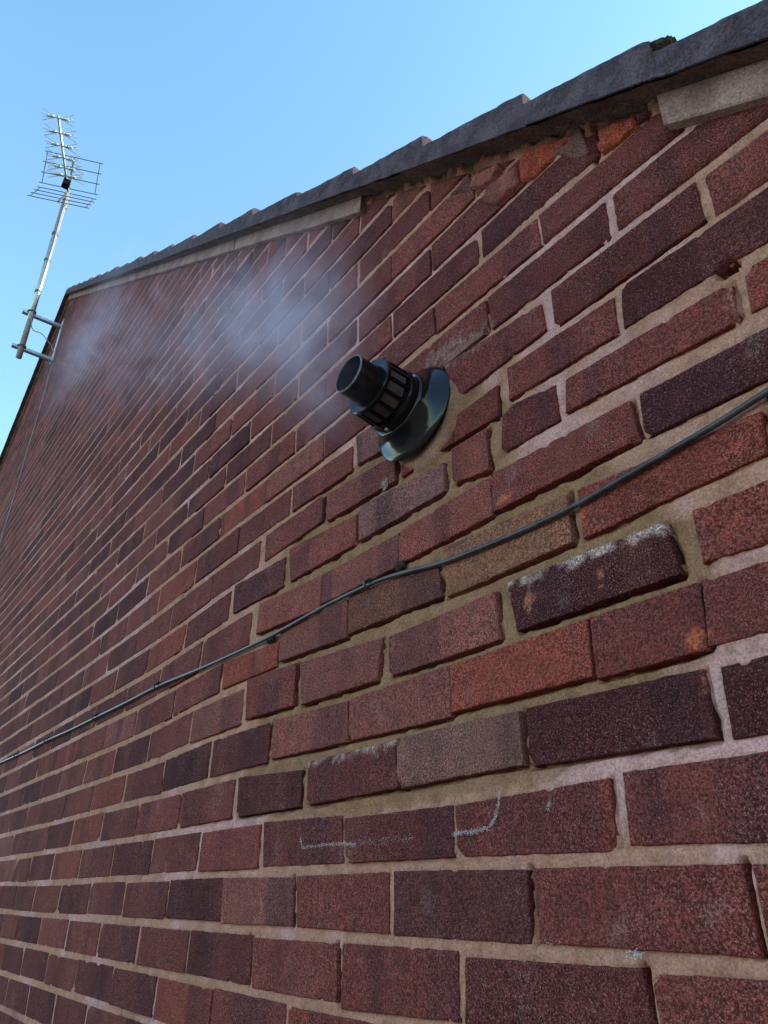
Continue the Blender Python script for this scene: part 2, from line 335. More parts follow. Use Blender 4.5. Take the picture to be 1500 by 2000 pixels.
# surveyed bricks: course, colour, corners TL TR BR BL as x,z pairs
BR = [
(3,"r",-0.106,0.295,0.106,0.296,0.102,0.238,-0.105,0.239),
(3,"m",0.110,0.296,0.232,0.295,0.228,0.235,0.109,0.234),
(3,"m",0.236,0.295,0.318,0.293,0.308,0.236,0.230,0.237),
(3,"p",-0.324,0.295,-0.108,0.296,-0.109,0.234,-0.324,0.237),
(3,"p",-0.548,0.302,-0.330,0.293,-0.327,0.237,-0.549,0.241),
(2,"k",0.014,0.221,0.219,0.218,0.220,0.161,0.013,0.163),
(2,"k",0.236,0.216,0.298,0.216,0.289,0.158,0.234,0.158),
(2,"t2",-0.211,0.223,0.001,0.220,0.002,0.166,-0.211,0.163),
(2,"d",-0.429,0.220,-0.216,0.221,-0.212,0.164,-0.427,0.161),
(2,"k",-0.657,0.223,-0.448,0.211,-0.447,0.161,-0.652,0.161),
(4,"p",-0.230,0.364,-0.022,0.366,-0.019,0.307,-0.230,0.309),
(4,"k",0.001,0.370,0.210,0.365,0.216,0.310,0.010,0.310),
(4,"mr",0.242,0.365,0.357,0.365,0.327,0.310,0.241,0.313),
(4,"sp",-0.470,0.382,-0.247,0.367,-0.259,0.310,-0.460,0.313),
(4,"m",-0.661,0.395,-0.488,0.385,-0.488,0.317,-0.653,0.322),
(5,"t",-0.109,0.458,0.098,0.447,0.099,0.388,-0.107,0.387),
(5,"mr",0.116,0.445,0.323,0.432,0.318,0.391,0.115,0.386),
(5,"dt",-0.333,0.458,-0.124,0.441,-0.118,0.391,-0.335,0.397),
(5,"sp",-0.546,0.458,-0.338,0.452,-0.338,0.392,-0.545,0.403),
(5,"r",-0.773,0.452,-0.554,0.439,-0.555,0.397,-0.768,0.400),
(6,"pr",-0.208,0.520,-0.016,0.524,-0.017,0.469,-0.207,0.468),
(6,"m",-0.012,0.526,0.198,0.518,0.200,0.469,-0.014,0.472),
(6,"k",0.211,0.520,0.374,0.512,0.367,0.462,0.208,0.467),
(6,"sp",-0.414,0.521,-0.208,0.517,-0.210,0.466,-0.415,0.469),
(6,"pr",-0.638,0.536,-0.418,0.521,-0.421,0.465,-0.643,0.478),
(7,"g",-0.315,0.606,-0.107,0.590,-0.105,0.544,-0.311,0.546),
(7,"pr",-0.085,0.602,-0.018,0.599,-0.018,0.536,-0.086,0.547),
(7,"d",0.015,0.614,0.103,0.599,0.103,0.548,0.006,0.550),
(7,"m",0.120,0.597,0.329,0.587,0.326,0.540,0.114,0.553),
(7,"mr",0.346,0.591,0.405,0.585,0.397,0.534,0.341,0.540),
(7,"pr",-0.539,0.614,-0.322,0.597,-0.322,0.545,-0.527,0.547),
(7,"d",-0.763,0.613,-0.556,0.604,-0.553,0.546,-0.758,0.552),
(8,"sp",-0.415,0.676,-0.218,0.661,-0.218,0.614,-0.411,0.622),
(8,"r",-0.071,0.654,0.007,0.658,0.005,0.610,-0.081,0.613),
(8,"m",0.030,0.673,0.201,0.667,0.198,0.616,0.028,0.623),
(8,"k",0.214,0.673,0.419,0.668,0.403,0.607,0.208,0.617),
(8,"m",-0.641,0.682,-0.431,0.682,-0.431,0.630,-0.638,0.626),
(9,"m",-0.546,0.751,-0.342,0.741,-0.339,0.691,-0.541,0.697),
(9,"g",-0.328,0.754,-0.194,0.745,-0.182,0.684,-0.321,0.693),
(9,"m",-0.096,0.760,0.096,0.738,0.099,0.692,-0.080,0.685),
(0,"m",0.005,0.067,0.218,0.065,0.219,0.005,0.006,0.005),
(0,"d2",-0.219,0.069,-0.005,0.066,-0.007,0.004,-0.218,0.004),
(0,"m",-0.444,0.067,-0.229,0.068,-0.230,0.005,-0.436,0.006),
(0,"sp",-0.683,0.068,-0.453,0.066,-0.450,0.007,-0.672,0.005),
(1,"mr",-0.105,0.133,0.106,0.140,0.107,0.080,-0.105,0.082),
(1,"m",0.124,0.143,0.283,0.143,0.285,0.080,0.121,0.084),
(1,"d",-0.329,0.135,-0.111,0.134,-0.112,0.082,-0.323,0.082),
(1,"d",-0.553,0.145,-0.336,0.139,-0.329,0.082,-0.546,0.083),
(-1,"d",-0.098,-0.013,0.113,-0.010,0.119,-0.050,-0.102,-0.069),
(-1,"m",-0.323,-0.010,-0.110,-0.008,-0.112,-0.068,-0.322,-0.077),
(-1,"m",-0.560,-0.012,-0.337,-0.011,-0.335,-0.071,-0.550,-0.073),
(-1,"m",0.123,-0.013,0.266,-0.009,0.273,-0.044,0.127,-0.050),
]
# drift of the real courses against the ideal bond
CPa = np.array(CP); DVa = np.array([(a, b, c) for a, b, _, c in CP] + DV)
def warp(u, v):
    w1 = np.exp(-(((CPa[:, 0] - u) / 0.9) ** 2 + ((CPa[:, 1] - v) / 2.2) ** 2))
    du = (w1 * CPa[:, 2]).sum() / (w1.sum() + 0.35)
    w2 = np.exp(-(((DVa[:, 0] - u) / 0.9) ** 2 + ((DVa[:, 1] - v) / 0.8) ** 2))
    dv = (w2 * DVa[:, 2]).sum() / (w2.sum() + 0.12)
    return -PU * (u + du), PV * (v + dv)
def camproj(x, y, z):
    d = Vector((x, y, z)) - CAM
    dz = d.dot(FWD)
    if dz < 0.05: return None
    f = 1418.85
    return 750 + f * d.dot(RIGHT) / dz, 1000 + f * d.dot(DOWN) / dz
COL = dict(k=(0.0516, 0.0118, 0.0119), d=(0.0801, 0.0178, 0.0160), d2=(0.0717, 0.0192, 0.0175), m=(0.1182, 0.0264, 0.0216),
           mr=(0.1399, 0.0287, 0.0210), r=(0.1666, 0.0330, 0.0216), p=(0.1540, 0.0424, 0.0335), pr=(0.1624, 0.0394, 0.0299),
           sp=(0.1415, 0.0394, 0.0314), t=(0.1666, 0.0615, 0.0366), dt=(0.1165, 0.0386, 0.0261), t2=(0.1415, 0.0552, 0.0432),
           g=(0.1375, 0.0504, 0.0462), red=(0.2249, 0.0377, 0.0194), pink=(0.1999, 0.0567, 0.0432), stone=(0.1140, 0.0467, 0.0377))
FX, FZ = -0.163, 0.705           # boiler flue axis on the wall
HOLE = (0.331, 0.606)
GAPS = [(0.234, 0.294, 0.228, 0.237), (0.106, 0.293, 0.105, 0.274), (0.006, 0.217, 0.006, 0.198), (-0.483, 0.383, -0.479, 0.317),
        (-0.321, 0.597, -0.32, 0.549), (-0.015, 0.525, -0.013, 0.472), (0.101, 0.447, 0.102, 0.433), (-0.214, 0.218, -0.212, 0.164),
        (-0.557, 0.3, -0.563, 0.236), (-0.454, 0.066, -0.449, 0.008), (0.0, 0.067, -0.001, 0.005), (0.22, 0.065, 0.217, 0.007),
        (0.116, -0.01, 0.118, -0.043), (-0.338, -0.011, -0.328, -0.072), (0.22, 0.965, 0.214, 0.902), (-0.572, -0.011, -0.564, -0.071)]
# patch of relaid brickwork with sandy mortar (outline on the wall)
REPAIR = np.array([(-0.66, 0.16), (-0.30, 0.135), (0.06, 0.15), (0.24, 0.24), (0.245, 0.34), (0.13, 0.50), (0.02, 0.50), (0.035, 0.63),
                   (-0.02, 0.66), (-0.05, 0.80), (-0.25, 0.80), (-0.30, 0.70), (-0.44, 0.70), (-0.62, 0.56), (-0.66, 0.52), (-0.58, 0.38)])
def inpoly(x, z, poly):
    x = np.asarray(x); z = np.asarray(z); r = np.zeros(x.shape, bool); j = len(poly) - 1
    for i in range(len(poly)):
        xi, zi = poly[i]; xj, zj = poly[j]
        c = ((zi > z) != (zj > z)) & (x < (xj - xi) * (z - zi) / (zj - zi + 1e-12) + xi)
        r ^= c; j = i
    return r
def segd(x, z, a):
    x0, z0, x1, z1 = a; dx, dz = x1 - x0, z1 - z0
    t = np.clip(((x - x0) * dx + (z - z0) * dz) / (dx * dx + dz * dz), 0, 1)
    return np.hypot(x - x0 - t * dx, z - z0 - t * dz)

# ------------------------------------------------------------------ ground
g = MB(); g.add([(-400, -400, GROUND), (400, -400, GROUND), (400, 400, GROUND), (-400, 400, GROUND)], [(0, 1, 2, 3)])
tag(g.build('ground', M_ground), kind='structure')

# ------------------------------------------------------------------ house
house = empty('brick_house', (RIDGE_X, 0, GROUND))
tag(house, 'dark red brick gable end with grey tiled verge and one patch of relaid bricks', 'house')
def hpar(o):
    o.parent = house; o.matrix_parent_inverse = Matrix.Translation(-Vector(house.location)); return o

# --- bond: surveyed bricks first, ideal bond around them
xl = 2 * RIDGE_X - EAVE_X
def clip_poly(poly, cl):
    """keep the part of an x,z polygon under the verge"""
    out = []
    n = len(poly)
    val = [float(V(p[0])) - cl - p[1] for p in poly]
    for i in range(n):
        a, b = poly[i], poly[(i + 1) % n]; va, vb = val[i], val[(i + 1) % n]
        if va >= 0: out.append(a)
        if (va >= 0) != (vb >= 0):
            t = va / (va - vb); out.append((a[0] + (b[0] - a[0]) * t, a[1] + (b[1] - a[1]) * t))
    return out
def area(poly):
    return 0.5 * abs(sum(poly[i][0] * poly[(i + 1) % len(poly)][1] - poly[(i + 1) % len(poly)][0] * poly[i][1] for i in range(len(poly))))
todo = []    # (quad as 8 numbers, colour, seed, face y, white, area in px, poly or None)
cover = {}
for k, (c, col, *q) in enumerate(BR):
    ur, ul = -(q[2] + q[4]) / 2 / PU, -(q[0] + q[6]) / 2 / PU
    cover.setdefault(c, []).append((ur, ul))
NAMES = ['k', 'd', 'm', 'mr', 'r', 'p', 'sp']; PROB = [0.11, 0.34, 0.46, 0.045, 0.005, 0.015, 0.025]
def pixarea(poly):
    pts = [camproj(a, 0, b) for a, b in poly]
    if any(p is None for p in pts): return 0.0
    if max(p[0] for p in pts) < 0 or min(p[0] for p in pts) > 1500 or max(p[1] for p in pts) < 0 or min(p[1] for p in pts) > 2000: return 0.0
    pts = [(min(max(p[0], 0), 1500), min(max(p[1], 0), 2000)) for p in pts]
    return area(pts)
for k, (c, col, *q) in enumerate(BR):
    ex = 0.0013
    q = [q[0] - ex, q[1] + ex, q[2] + ex, q[3] + ex, q[4] + ex, q[5] - ex, q[6] - ex, q[7] - ex]
    poly = [(q[0], q[1]), (q[2], q[3]), (q[4], q[5]), (q[6], q[7])]
    cx, cz = np.mean([p[0] for p in poly]), np.mean([p[1] for p in poly])
    rep = bool(inpoly(np.array([cx]), np.array([cz]), REPAIR)[0])
    fy = -0.0024 + 0.0014 * rng.random() if rep else -0.0008
    white = {3: 0}.get(-1, 0)
    if c == 2 and col == 'd': white = 0.75
    if c == 4 and col == 'k': white = 0.8
    base = np.array(COL[col]) * rng.uniform(0.93, 1.07)
    todo.append([q, base, 1000 + k, fy, white, pixarea(poly) + 1e5 * (pixarea(poly) > 0), None])
for c in range(-27, 62):
    half = 0.0 if c % 2 == 0 else 0.5
    for iu in range(-7, 49):
        uR = iu + half + rng.uniform(-0.012, 0.012); uL = iu + 1 + half + rng.uniform(-0.012, 0.012)
        jv = rng.uniform(-0.02, 0.02); cc = rng.choice(7, p=PROB); cj = rng.uniform(0.85, 1.18); fyr = rng.uniform(-0.0012, 0.0001)
        if -PU * uL > EAVE_X or -PU * uR < xl: continue
        if PV * c > float(V(-PU * (uR + uL) / 2)) + 0.15: continue
        hj = 0.0148 if iu < 4 else 0.017
        a, b = uR + hj, uL - hj
        skip = False
        for r0, l0 in cover.get(c, []):
            if r0 - 0.2 <= (a + b) / 2 <= l0 + 0.2 and min(b, l0) - max(a, r0) > 0.3 * min(1, l0 - r0) and (r0 <= (a + b) / 2 <= l0): skip = True; break
            if a < l0 < b and r0 < a: a = max(a, l0 + 0.045)
            if a < r0 < b and l0 > b: b = min(b, r0 - 0.045)
            if r0 > a and l0 < b: skip = True; break
        if skip or b - a < 0.14: continue
        q = []
        for uu, vv in ((b, c + 0.915 + jv), (a, c + 0.915 + jv), (a, c + 0.085 + jv), (b, c + 0.085 + jv)):
            x, z = warp(uu, vv); q += [x, z]
        if q[2] > EAVE_X + 0.02: continue
        poly = [(q[0], q[1]), (q[2], q[3]), (q[4], q[5]), (q[6], q[7])]
        ragz = -0.33 < (q[0] + q[2]) / 2 < 0.32
        cp = clip_poly(poly, 0.012 + 0.018 * rng.random() if ragz else 0.010)
        if len(cp) < 3 or area(cp) < 0.0006: continue
        base = np.array(COL[NAMES[cc]]) * cj
        clipped = area(cp) < area(poly) * 0.995
        todo.append([q, base, 3000 + len(todo), fyr, 0, pixarea(cp), cp if clipped else None])
todo.sort(key=lambda r: -r[5])
# --- gable wall: mortar skin plus solid core
def mortar_y(x, z):
    dj = 0.012
    rep = sum(inpoly(x + a_ + 0.01 * vn(x, z, 30, 51, 2), z + b_ + 0.01 * vn(x, z, 30, 52, 2), REPAIR).astype(float) for a_, b_ in ((dj, 0), (-dj, 0), (0, dj), (0, -dj), (0, 0))) / 5
    y = 0.0015 + 0.0012 * vn(x, z, 90, 1, 3) + 0.0005 * vn(x, z, 230, 12) + 0.0010 * vn(x, z, 14, 2, 2)
    yr = 0.0034 + 0.0026 * vn(x, z, 90, 3, 2) + 0.0034 * vn(x, z, 24, 4, 2)
    y = y * (1 - rep) + yr * rep
    # sandy mortar smeared round the flue
    dx, dz = x - FX - 0.012, z - FZ + 0.010
    r = np.hypot(dx, dz) + 0.010 * vn(x, z, 22, 5, 2)
    ang = (dx - dz) / (np.hypot(dx, dz) + 1e-6)
    sm = 1 - sst(0.070, 0.082, r - 0.011 * ang - 0.016 * np.clip(vn(x, z, 16, 25, 2), 0, 1))
    y = y * (1 - sm) + sm * (-0.0036 + 0.0012 * vn(x, z, 60, 6, 2))
    # ragged top under the verge
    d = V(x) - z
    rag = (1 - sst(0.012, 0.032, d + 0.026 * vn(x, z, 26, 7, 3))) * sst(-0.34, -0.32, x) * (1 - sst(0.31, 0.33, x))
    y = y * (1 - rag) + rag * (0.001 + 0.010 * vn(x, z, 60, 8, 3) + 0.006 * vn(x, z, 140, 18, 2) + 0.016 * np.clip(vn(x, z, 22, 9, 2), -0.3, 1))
    for gp in GAPS:
        y = y + 0.03 * (1 - sst(0.0022, 0.0048, segd(x, z, gp) + 0.0012 * vn(x, z, 120, 11)))
    hr = np.hypot((x - HOLE[0]) * 0.75, (z - HOLE[1]) * 1.15)
    y = y + 0.05 * (1 - sst(0.007, 0.0105, hr))
    return y, rep, sm, rag
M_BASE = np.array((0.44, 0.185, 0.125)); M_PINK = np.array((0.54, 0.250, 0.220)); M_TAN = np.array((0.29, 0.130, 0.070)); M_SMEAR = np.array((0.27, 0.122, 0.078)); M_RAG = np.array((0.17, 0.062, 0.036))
def mortar_col(x, z, rep):
    a = sst(0.0, 0.35, vn(x, z, 6, 21, 3) + 0.15 * vn(x, z, 40, 22, 2))[:, None]
    c = M_BASE * (1 - a) + M_PINK * a
    d = sst(0.2, 0.6, vn(x, z, 2.3, 23, 3))[:, None] * 0.35
    c = c * (1 - d)
    return c * (1 - rep[:, None]) + M_TAN * rep[:, None]
def grid(x0, x1, z0, z1, st):
    xs = np.arange(x0, x1 + st * 0.5, st); zs = np.arange(z0, z1 + st * 0.5, st)
    X, Z = np.meshgrid(xs, zs); nx, nz = len(xs), len(zs)
    i = (np.arange(nz - 1)[:, None] * nx + np.arange(nx - 1)[None, :])
    q = np.stack([i, i + 1, i + nx + 1, i + nx], -1).reshape(-1, 4)
    return X.ravel(), Z.ravel(), q
NR = (-1.05, 0.62, -0.36, 1.86)   # finely modelled patch
X1, Z1, q1 = grid(NR[0], NR[1], NR[2], NR[3], 0.0034)
Y1, rep, sm, rag = mortar_y(X1, Z1)
nX = len(np.arange(NR[0], NR[1] + 0.0017, 0.0034)); nZ = len(X1) // nX
XX, ZZ = X1.reshape(nZ, nX), Z1.reshape(nZ, nX)
inn = np.full((nZ, nX), -1.0); und = np.zeros((nZ, nX))
for q, base, seed, fy, white, pa, cp in todo:
    x0, x1_ = min(q[0], q[6]) - 0.004, max(q[2], q[4]) + 0.004; z0, z1_ = min(q[5], q[7]) - 0.018, max(q[1], q[3]) + 0.004
    a, b = int((x0 - NR[0]) / 0.0034), int((x1_ - NR[0]) / 0.0034) + 2; c, d = int((z0 - NR[2]) / 0.0034), int((z1_ - NR[2]) / 0.0034) + 2
    if b <= 0 or d <= 0 or a >= nX or c >= nZ: continue
    sl_ = (slice(max(c, 0), d), slice(max(a, 0), b)); x, z = XX[sl_], ZZ[sl_]
    def ln(p, r, t): return p[1] + (r[1] - p[1]) * (t - p[0]) / (r[0] - p[0] + 1e-9)
    zt = ln(q[0:2], q[2:4], x); zb = ln(q[6:8], q[4:6], x)
    xa = q[6] + (q[0] - q[6]) * (z - q[7]) / (q[1] - q[7]); xb = q[4] + (q[2] - q[4]) * (z - q[5]) / (q[3] - q[5])
    e = np.minimum(np.minimum(x - xa, xb - x), np.minimum(zt - z, z - zb))
    inn[sl_] = np.maximum(inn[sl_], e)
    dn = zb - z; rp_ = inpoly(np.array([(q[0] + q[2]) / 2]), np.array([(q[1] + q[7]) / 2]), REPAIR)[0]
    am = 0.012 if rp_ else 0.0022 * (seed % 3)
    wd = 0.0042 if rp_ else 0.004
    ok = (dn > -0.002) & (dn < 0.016) & (x > xa - 0.001) & (x < xb + 0.001)
    if seed % 4 == 0 or rp_:
        sd = x - xb; ok2 = (sd > -0.001) & (sd < 0.006) & (z > zb) & (z < zt)
        und[sl_] = np.maximum(und[sl_], np.where(ok2, 0.010 * (1 - sst(0.3, 1.0, sd / 0.004 + 0.8 * vn(x, z, 45, 16, 2))), 0))
    und[sl_] = np.maximum(und[sl_], np.where(ok, am * (1 - sst(0.2, 1.0, dn / wd + 0.35 * vn(x, z, 60, 15, 2))), 0))
fre = 1 - np.maximum(sm, rag)
Y1 = Y1 + und.ravel() * fre + 0.007 * sst(0.002, 0.006, inn.ravel()) * fre
c1 = mortar_col(X1, Z1, rep)
c1 = c1 * (1 - sm[:, None]) + M_SMEAR * sm[:, None]
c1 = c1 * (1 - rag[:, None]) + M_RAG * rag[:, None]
keep = (Z1[q1] < V(X1[q1]) + 0.012).all(1)
q1 = q1[keep]
used = np.unique(q1); mp_ = -np.ones(len(X1), int); mp_[used] = np.arange(len(used))
v1 = np.stack([X1, Y1, Z1], 1)[used]; c1 = c1[used]; q1 = mp_[q1]
X2, Z2, q2 = grid(-10.6, EAVE_X, GROUND, 4.55, 0.0235)
inside = (X2 > NR[0] + 0.012) & (X2 < NR[1] - 0.012) & (Z2 > NR[2] + 0.012) & (Z2 < NR[3] - 0.012)
Y2 = 0.0011 + 0.0003 * vn(X2, Z2, 60, 1) + np.where(inside, 0.055, 0)
keep = (Z2[q2] < V(X2[q2]) + 0.03).all(1)
q2 = q2[keep]
c2 = mortar_col(X2, Z2, X2 * 0)
v2 = np.stack([X2, Y2, Z2], 1)
# core prism
pf = [(xl, GROUND), (EAVE_X, GROUND), (EAVE_X, float(V(EAVE_X))), (RIDGE_X, APEX), (xl, float(V(xl)))]
v3 = np.array([(a, 0.062, b) for a, b in pf] + [(a, 0.26, b) for a, b in pf])
q3 = np.array([(i, (i + 1) % 5, (i + 1) % 5 + 5, i + 5) for i in range(5)])
t3 = np.array([(0, 1, 2), (0, 2, 3), (0, 3, 4), (5, 7, 6), (5, 8, 7), (5, 9, 8)])
n1, n2 = len(v1), len(v2)
wall_me = npmesh('gable_wall', np.vstack([v1, v2, v3]), np.vstack([q1, q2 + n1, q3 + n1 + n2]), t3 + n1 + n2)
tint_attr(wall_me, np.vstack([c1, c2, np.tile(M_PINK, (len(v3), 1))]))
wall = hpar(link('gable_wall', wall_me, M_mortar, None, True))
wall['label'] = 'dark red brick gable wall laid in stretcher bond with pale pink mortar'
def wpar(o):
    o.parent = wall; return o

# --- bricks
SPOTS = [  # x, z, rx, rz, colour, strength : broken corners, rubbed faces, lime
    (0.221, 0.245, 0.011, 0.008, (0.36, 0.075, 0.032), 1.0), (0.032, 0.338, 0.007, 0.013, (0.30, 0.095, 0.055), 0.95), (0.130, 0.335, 0.004, 0.012, (0.28, 0.085, 0.05), 0.9),
    (0.113, 0.412, 0.010, 0.016, (0.34, 0.07, 0.03), 1.0), (-0.110, 0.142, 0.016, 0.005, (0.36, 0.10, 0.05), 0.9), (0.222, 0.208, 0.006, 0.013, (0.30, 0.09, 0.045), 0.8),
    (0.005, 0.482, 0.020, 0.006, (0.30, 0.085, 0.04), 0.9), (0.300, 0.600, 0.02, 0.005, (0.34, 0.12, 0.09), 0.7),
    (-0.055, 0.765, 0.05, 0.018, (0.26, 0.18, 0.16), 0.4), (-0.10, 0.790, 0.05, 0.015, (0.26, 0.18, 0.16), 0.4), (0.33, 0.56, 0.008, 0.02, (0.30, 0.12, 0.09), 0.7)]
EDGEW = {}   # white lime on the top arris of these surveyed bricks
def tints(x, z, base, seed):
    c = np.tile(np.array(base), (len(x), 1))
    for sx, sz, rx, rz, sc, st in SPOTS:
        d = np.hypot((x - sx) / rx, (z - sz) / rz) + 0.9 * vn(x, z, 190, seed + 3, 2)
        a = (0.75 * st * (1 - sst(0.6, 1.2, d)))[:, None]
        c = c * (1 - a) + np.array(sc) * a
    return c
def axis(L, res):
    e = [0, 0.0007, 0.0017, 0.0040, 0.009]
    n = max(2, int((L - 0.018) / res))
    a = e + list(np.linspace(0.009, L - 0.009, n + 1)[1:-1]) + [L - q for q in e[::-1]]
    return np.array(a) / L
def brick_mesh(q, fy, res, seed, base, white=0.0, rough=1.0):
    TL, TR, BRc, BL = [np.array(q[i:i + 2]) for i in (0, 2, 4, 6)]
    L = np.linalg.norm(TR - TL); H = np.linalg.norm(TL - BL)
    S, T = np.meshgrid(axis(L, res), axis(H, res)); s, t = S.ravel(), T.ravel()
    P = ((1 - s) * (1 - t))[:, None] * BL + (s * (1 - t))[:, None] * BRc + (s * t)[:, None] * TR + ((1 - s) * t)[:, None] * TL
    x, z = P[:, 0], P[:, 1]
    ds = np.minimum(s, 1 - s) * L; dt = np.minimum(t, 1 - t) * H
    # ragged outline
    f = 1 - sst(0, 0.012, ds); k = np.where(s < 0.5, 1, -1)
    x = x + k * f * (0.0003 + rough * 0.0009 * vn(z, s * 0 + seed, 110, seed, 3))
    f = 1 - sst(0, 0.012, dt); k = np.where(t < 0.5, 1, -1)
    z = z + k * f * (0.0003 + rough * 0.0009 * vn(x, t * 0 + seed + (t > .5) * 3.3, 100, seed + 5, 3))
    r = 0.0014 * (1 + 0.5 * vn(x, z, 45, seed + 9))
    def rnd(d): return r * (1 - np.sqrt(np.clip(1 - np.clip(1 - d / r, 0, 1) ** 2, 0, 1)))
    y = fy + rnd(ds) + rnd(dt) + 0.0006 * vn(x, z, 130, seed + 2, 2) + 0.0007 * vn(x, z, 28, seed + 4, 2)
    rs = np.random.default_rng(seed)
    for cs, ct in ((0, 0), (1, 0), (0, 1), (1, 1)):     # knocked corners
        if rs.random() < 0.2:
            cr = rs.uniform(0.004, 0.012)
            d = np.hypot((s - cs) * L, (t - ct) * H) + 0.003 * vn(x, z, 150, seed + 7)
            y = y + 0.006 * (1 - sst(cr * 0.5, cr, d))
    for _ in range(rs.integers(0, 4)):                  # nicks along the arrises
        cs, ct = rs.random(), rs.integers(0, 2); cr = rs.uniform(0.003, 0.008)
        d = np.hypot((s - cs) * L, (t - ct) * H * 1.5)
        y = y + 0.004 * (1 - sst(cr * 0.4, cr, d))
    hr = np.hypot((x - HOLE[0]) * 0.75, (z - HOLE[1]) * 1.15)
    y = y + 0.05 * (1 - sst(0.007, 0.0105, hr))
    nx, nz = S.shape[1], S.shape[0]
    i = (np.arange(nz - 1)[:, None] * nx + np.arange(nx - 1)[None, :])
    quads = np.stack([i, i + 1, i + nx + 1, i + nx], -1).reshape(-1, 4)
    ring = np.concatenate([np.arange(nx), np.arange(1, nz) * nx + nx - 1, (nz - 1) * nx + np.arange(nx - 2, -1, -1), np.arange(nz - 2, 0, -1) * nx])
    n = len(x); nr = len(ring)
    V_ = np.vstack([np.stack([x, y, z], 1), np.stack([x[ring], np.full(nr, 0.045), z[ring]], 1)])
    k = np.arange(nr); k2 = (k + 1) % nr
    side = np.stack([ring, n + k, n + k2, ring[k2]], 1)
    me = npmesh('brick', V_, np.vstack([quads, side]))
    fl_ = np.zeros(len(me.polygons), bool); fl_[:len(quads)] = True; me.polygons.foreach_set('use_smooth', fl_)
    c = tints(x, z, base, seed)
    if white > 0:
        a = (white * (1 - sst(0.006, 0.013, (1 - t) * H + 0.011 * vn(x, z, 110, seed + 1, 3))) * sst(-0.4, 0.4, vn(x, z, 70, seed + 8, 3)))[:, None]
        c = c * (1 - a) + np.array((0.38, 0.24, 0.21)) * a
    tint_attr(me, np.vstack([c, c[ring]]))
    return me
def poly_brick(poly, fy, seed, base, cuts=3, amp=0.002, amp2=0.004):
    """cut or broken brick with an irregular outline"""
    cx = sum(p[0] for p in poly) / len(poly); cz = sum(p[1] for p in poly) / len(poly)
    bm = bmesh.new()
    fr = [bm.verts.new((p[0], fy, p[1])) for p in poly]
    bk = [bm.verts.new((p[0], 0.045, p[1])) for p in poly]
    ce = bm.verts.new((cx, fy, cz)); n = len(poly)
    for i in range(n):
        bm.faces.new((fr[i], fr[(i + 1) % n], ce))
        bm.faces.new((fr[(i + 1) % n], fr[i], bk[i], bk[(i + 1) % n]))
    ed = [e for e in bm.edges if all(v.co.y < 0.04 for v in e.verts)]
    bmesh.ops.subdivide_edges(bm, edges=ed, cuts=cuts, use_grid_fill=True)
    bmesh.ops.recalc_face_normals(bm, faces=bm.faces)
    for v in bm.verts:
        if v.co.y < 0.04:
            x, z = v.co.x, v.co.z
            v.co.y += amp * float(vn(x, z, 90, seed, 2)) + amp2 * float(vn(x, z, 35, seed + 3, 2))
            onb = any(len(e.link_faces) and any(w_.co.y > 0.04 for f_ in e.link_faces for w_ in f_.verts) for e in v.link_edges)
            if onb:
                v.co.y += 0.0015; v.co.x += 0.0012 * float(vn(x, z, 120, seed + 5)); v.co.z += 0.0012 * float(vn(x, z, 120, seed + 6))
    me = bpy.data.meshes.new('brick'); bm.to_mesh(me); bm.free()
    me.polygons.foreach_set('use_smooth', np.ones(len(me.polygons), bool))
    tint_attr(me, np.array(base))
    return me

n_ind = 0; sv = []; sf = []; sc = []
for q, base, seed, fy, white, pa, cp in todo:
    if n_ind < 294 and pa > 0:
        pa_ = pa - 1e5 if pa > 1e5 else pa
        if cp is None:
            res = 0.0036 if pa_ > 9000 else (0.008 if pa_ > 2500 else 0.02)
            me = brick_mesh(q, fy, res, seed, base, white)
            o = link('brick', me, M_brick)
        else:
            o = link('brick', poly_brick(cp, fy, seed, base, 2, 0.001, 0.0015), M_brick)
        wpar(o); n_ind += 1
    else:
        poly = cp if cp is not None else [(q[0], q[1]), (q[2], q[3]), (q[4], q[5]), (q[6], q[7])]
        if area(poly) < 1e-4: continue
        n = len(poly); cx = sum(p[0] for p in poly) / n; cz = sum(p[1] for p in poly) / n
        b0 = len(sv); e = 0.004
        for x, z in poly:
            d = math.hypot(cx - x, cz - z); sv.append((x + (0.0018 if x < cx else -0.0018), fy, z + (0.0018 if z < cz else -0.0018)))
        for x, z in poly: sv.append((x, fy + 0.002, z))
        for x, z in poly: sv.append((x, 0.03, z))
        # clockwise seen from -Y must face -Y
        fs = [tuple(b0 + i for i in range(n))]
        for i in range(n):
            j = (i + 1) % n
            fs.append((b0 + i, b0 + n + i, b0 + n + j, b0 + j)); fs.append((b0 + n + i, b0 + 2 * n + i, b0 + 2 * n + j, b0 + n + j))
        sf += fs; sc += [(*base, 1)] * len(fs)
me = pyd('brickwork', sv, sf)
bm = bmesh.new(); bm.from_mesh(me); bmesh.ops.recalc_face_normals(bm, faces=bm.faces); bm.to_mesh(me); bm.free()
tint_attr(me, np.array(sc), 'FACE')
tag(wpar(link('brickwork', me, M_brick)), kind='stuff')
